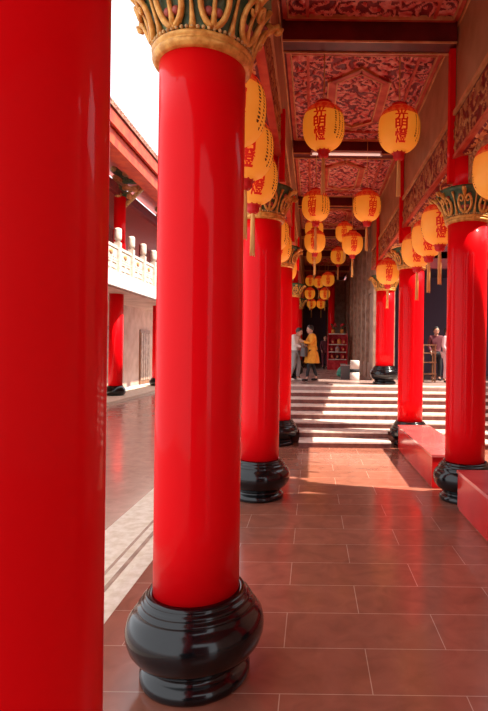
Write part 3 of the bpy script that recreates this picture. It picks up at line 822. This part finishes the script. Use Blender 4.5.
# ------------------------------------------------------------------ people
def skin_mesh(name, verts, edges, radii, m, parent, sub=1, root=0):
    me=bpy.data.meshes.new(name); me.from_pydata([Vector(v) for v in verts],edges,[]); me.update()
    o=bpy.data.objects.new(name,me); COL.objects.link(o); o.parent=parent
    s=o.modifiers.new('Skin','SKIN'); s.use_smooth_shade=True
    sd=me.skin_vertices[0].data
    for i,r in enumerate(radii):
        rr=r if hasattr(r,'__len__') else (r,r)
        sd[i].radius=rr; sd[i].use_root=(i==root)
    u=o.modifiers.new('Sub','SUBSURF'); u.levels=sub+1; u.render_levels=sub+1
    me.materials.append(m); 
    return o
def person(loc, rz, label, J, cl, H=1.62, sc=1.0):
    """J: joints dict in a 1.62 m body frame facing -y"""
    t=empty('person',loc,rz); t.scale=(sc,sc,sc); tag(t,label,'person','visitors on the raised floor')
    V=[];E=[];R=[]
    def add(p,r,par=None):
        V.append(Vector(p)); R.append(r)
        if par is not None: E.append((par,len(V)-1))
        return len(V)-1
    pel=add(J['pelvis'],(.125,.10))
    w=add(J['waist'],(.105,.085),pel); ch=add(J['chest'],(.135,.10),w); ns=add(J['neck'],(.055,.055),ch)
    hd=add(J['head0'],(.055,.06),ns)
    for s in ('L','R'):
        sh=add(J['sho'+s],.052,ch); el=add(J['elb'+s],.038,sh); wr=add(J['wri'+s],.026,el); hn=add(J['han'+s],(.036,.02),wr)
        hp=add(J['hip'+s],.085,pel); kn=add(J['kne'+s],.055,hp); ak=add(J['ank'+s],.036,kn); toe=add(J['toe'+s],(.04,.026),ak)
    body=skin_mesh('body',V,E,R,M['skin'],t)
    # head with face
    hc=Vector(J['head']); tilt=J.get('tilt',0)
    b=MB([M['skin'],M['hair'],M['redpaint']])
    b.sphere((0,0,0),.1,16,0,(.78,.92,1.12)); b.sphere((0,-.045,-.055),.055,12,0,(.95,.9,1.05))
    b.sphere((0,-.098,-.012),.014,8,0,(.8,1,1.4))
    for s_ in (-1,1):
        b.sphere((s_*.03,-.084,.012),.011,8,1,(1.3,.5,.8)); b.sphere((s_*.08,0,-.01),.02,8,0,(.5,1,1.5))
    b.sphere((0,-.088,-.058),.012,8,2,(1.8,.5,.6))
    h=b.build('head',body); h.location=hc; h.rotation_euler=(tilt,0,J.get('turn',0))
    b=MB([M['hair']]); b.sphere((0,.018,.03),.107,16,0,(.84,.95,1.0))
    if cl.get('longhair'): b.tube([(0,.06,.02),(0,.085,-.08),(0,.09,-.20)],[.07,.075,.04],12)
    hr=b.build('hair',h)
    # cut the front of the hair cap back so that the face shows
    for v in hr.data.vertices:
        if v.co.y<-.035 and v.co.z<.055: v.co.y=-.035
    # hands: palm on body, fingers as chains
    for s in ('L','R'):
        p=Vector(J['han'+s]); d=(p-Vector(J['wri'+s])).normalized(); sd=d.cross(Vector((1,0,0))); 
        if sd.length<.2: sd=d.cross(Vector((0,0,1)))
        sd.normalize(); nrm=d.cross(sd).normalized()
        fv=[];fe=[];fr=[]
        for k,(o_,ln) in enumerate(((-.026,.062),(-.009,.072),(.009,.068),(.026,.052))):
            a=p+sd*o_-d*.02; i0=len(fv)
            fv+= [a, a+d*ln*.6+nrm*.004, a+d*(ln+.01)+nrm*.02]; fr+=[.0095,.009,.007]; fe+=[(i0,i0+1),(i0+1,i0+2)]
        i0=len(fv); a=p-sd*.028-d*.035; fv+=[a,a-sd*.02+d*.025,a-sd*.022+d*.05+nrm*.01]; fr+=[.011,.010,.008]; fe+=[(i0,i0+1),(i0+1,i0+2)]
        for q,(a,bq) in enumerate([(0,3),(3,6),(6,9),(9,12),(12,15)]):
            skin_mesh('thumb' if q==4 else 'finger',fv[a:bq],[(0,1),(1,2)],fr[a:bq],M['skin'],body,sub=0)
    # trousers
    def chain(keys,rs): return [Vector(J[k]) for k in keys],rs
    V=[J['pelvis']];E=[];R=[(.14,.115)]
    for s in ('L','R'):
        V+= [J['hip'+s],J['kne'+s],Vector(J['ank'+s])+Vector((0,0,.03))]; n=len(V); R+= cl.get('legr',[.098,.068,.055]); E+=[(0,n-3),(n-3,n-2),(n-2,n-1)]
    skin_mesh('trousers',V,E,R,M[cl['trousers']],t)
    # shoes
    for s in ('L','R'):
        a=Vector(J['ank'+s]); to=Vector(J['toe'+s]); d=(to-a); d.z=0; d.normalize()
        z0=min(to.z,a.z-.05)
        skin_mesh('shoe',[Vector((a.x,a.y,z0+.012))-d*.03,Vector((a.x,a.y,z0+.02))+d*.05,Vector((to.x,to.y,z0+.008))+d*.03],[(0,1),(1,2)],[(.045,.045),(.045,.04),(.042,.028)],M[cl['shoes']],t)
    # top
    V=[J['pelvis'],J['waist'],J['chest'],Vector(J['neck'])-Vector((0,0,.02))];E=[(0,1),(1,2),(2,3)];R=[(.175,.145),(.15,.125),(.165,.125),(.07,.065)]
    for s in ('L','R'):
        V+= [J['sho'+s],J['elb'+s],Vector(J['wri'+s])]; n=len(V); R+= [.072,.055,.044]; E+=[(2,n-3),(n-3,n-2),(n-2,n-1)]
    skin_mesh(cl['topname'],V,E,R,M[cl['top']],t,root=1)
    if cl.get('skirt'):
        pz=Vector(J['pelvis']); b=MB([M[cl['top']]]); z1=cl['skirt']; n=28
        b.lathe([(.245,z1-pz.z),(.25,z1-pz.z+.02),(.225,-.18),(.19,0),(.165,.12),(.10,.15)],n,rfun=lambda t_,z:1+.05*math.sin(2*PI*t_*6)*(1 if z<-.1 else .2))
        for v in b.bm.verts: v.co.y*=.86
        b.build('coat_skirt',t,loc=pz)
    if cl.get('bag'):
        p=Vector(cl['bag']); b=MB([M['bag']]); b.box(-.13,-.06,-.13,.13,.06,.11); 
        o=b.build('shoulder_bag',loc=(0,0,0),bevel=.03)
        o.location=Matrix.Rotation(rz,4,'Z')@(p*sc)+Vector(loc); o.rotation_euler=(0,0,rz)
        tag(o,'soft grey bag held by the visitor in the cream top','bag')
        b=MB([M['bag']]); b.tube([(-.10,0,.10),(-.06,.02,.30),(.04,.02,.31),(.10,0,.10)],.012,8); b.build('strap',o)
    return t
stand=dict(pelvis=(0,0,.88),waist=(0,.01,1.02),chest=(0,.01,1.22),neck=(0,0,1.38),head0=(0,-.01,1.43),head=(0,-.02,1.50),
  shoL=(.17,0,1.31),elbL=(.22,.02,1.06),wriL=(.20,-.12,.88),hanL=(.19,-.16,.82),shoR=(-.17,0,1.31),elbR=(-.22,.02,1.06),wriR=(-.20,-.12,.88),hanR=(-.19,-.16,.82),
  hipL=(.09,0,.82),kneL=(.11,-.02,.46),ankL=(.11,.02,.08),toeL=(.12,-.12,.03),hipR=(-.09,0,.82),kneR=(-.10,-.02,.46),ankR=(-.10,.02,.08),toeR=(-.11,-.12,.03))
# woman in the mustard coat: turned to her left companion, forearms raised, legs in a step
j=dict(stand); j.update(elbL=(.20,-.10,1.08),wriL=(.12,-.30,1.14),hanL=(.10,-.37,1.17),elbR=(-.20,-.12,1.10),wriR=(-.12,-.33,1.18),hanR=(-.09,-.40,1.21),
   chest=(0,-.01,1.22),neck=(0,-.03,1.37),head0=(0,-.05,1.42),head=(0,-.07,1.49),tilt=.25,
   kneL=(.10,-.13,.47),ankL=(.10,-.17,.08),toeL=(.10,-.31,.03),kneR=(-.09,.07,.46),ankR=(-.10,.18,.08),toeR=(-.11,.05,.03))
person((.0,14.75,HU),-1.25,'person in a knee-length mustard coat and black tights facing left, arms forward',j,
  dict(trousers='blackcloth',shoes='blackcloth',top='mustard',topname='coat',skirt=.52,longhair=False,legr=[.085,.058,.045]),sc=.98)
# visitor in cream top and grey jeans holding a bag
j=dict(stand); j.update(elbL=(.20,-.10,1.08),wriL=(.09,-.26,1.05),hanL=(.06,-.32,1.04),elbR=(-.20,-.08,1.06),wriR=(-.08,-.24,1.00),hanR=(-.05,-.30,.98),
   chest=(0,-.04,1.20),neck=(0,-.08,1.34),head0=(0,-.10,1.38),head=(0,-.12,1.44),tilt=.35,
   kneL=(.10,-.08,.46),ankL=(.12,-.02,.08),toeL=(.13,-.16,.03),kneR=(-.10,.0,.46),ankR=(-.11,.12,.08),toeR=(-.12,-.02,.03))
person((-.47,14.72,HU),1.15,'person in a cream top and grey jeans bowing over a bag, partly behind a column',j,
  dict(trousers='greycloth',shoes='whitecloth',top='whitecloth',topname='jumper',longhair=False,bag=(.0,-.30,.86)),sc=.96)
person((3.72,15.6,HU),.1,'person in dark maroon clothes standing dimly behind the wooden stand',stand,
  dict(trousers='blackcloth',shoes='blackcloth',top='maroonc',topname='jacket'),sc=1.0)
person((3.83,14.75,HU),.9,'person in pale pink clothes half hidden by the right column',stand,
  dict(trousers='pinkcloth',shoes='blackcloth',top='pinkcloth',topname='jacket'),sc=.97)
person((.62,25.0,HU),.3,'small distant person in dark red near the far doorway',stand,
  dict(trousers='maroonc',shoes='blackcloth',top='maroonc',topname='jacket'),sc=.98)

# ------------------------------------------------------------------ light
w=bpy.data.worlds.new('sky'); SC.world=w; w.use_nodes=True
nt=w.node_tree; bg=nt.nodes['Background']
bg.inputs['Color'].default_value=(0.93,0.95,1.0,1); bg.inputs['Strength'].default_value=1.3
sd=bpy.data.lights.new('sun','SUN'); sd.energy=9.0; sd.angle=.012; sd.color=(1.0,.90,.76)
so=bpy.data.objects.new('sun',sd); COL.objects.link(so)
so.rotation_euler=Vector((-.60,.15,-1)).to_track_quat('-Z','Y').to_euler(); so.location=(6,0,12)

# ------------------------------------------------------------------ camera
cam=bpy.data.cameras.new('camera'); co=bpy.data.objects.new('camera',cam); COL.objects.link(co)
cam.sensor_fit='VERTICAL'; cam.sensor_height=36; cam.sensor_width=36*488/711
cam.lens=520/711*36
cam.shift_x=-(312-244)/711; cam.shift_y=-(355.5-350)/711
R=Matrix.Rotation(PI/2,4,'X')            # looks along +y
roll=Matrix.Rotation(0.0125,4,'Y')       # small roll about the view axis
co.matrix_world=Matrix.Translation((0,0,1.84))@ (Matrix.Rotation(-0.0125,4,'Y')) @ R
cam.clip_start=.05; cam.clip_end=200
SC.camera=co
SC.view_settings.view_transform='Standard'; SC.view_settings.look='None'; SC.view_settings.gamma=1; SC.view_settings.use_curve_mapping=False
SC.view_settings.exposure=0.5
SC.cycles.use_denoising=True
SC.cycles.max_bounces=10; SC.cycles.diffuse_bounces=6
SC.cycles.sample_clamp_indirect=6
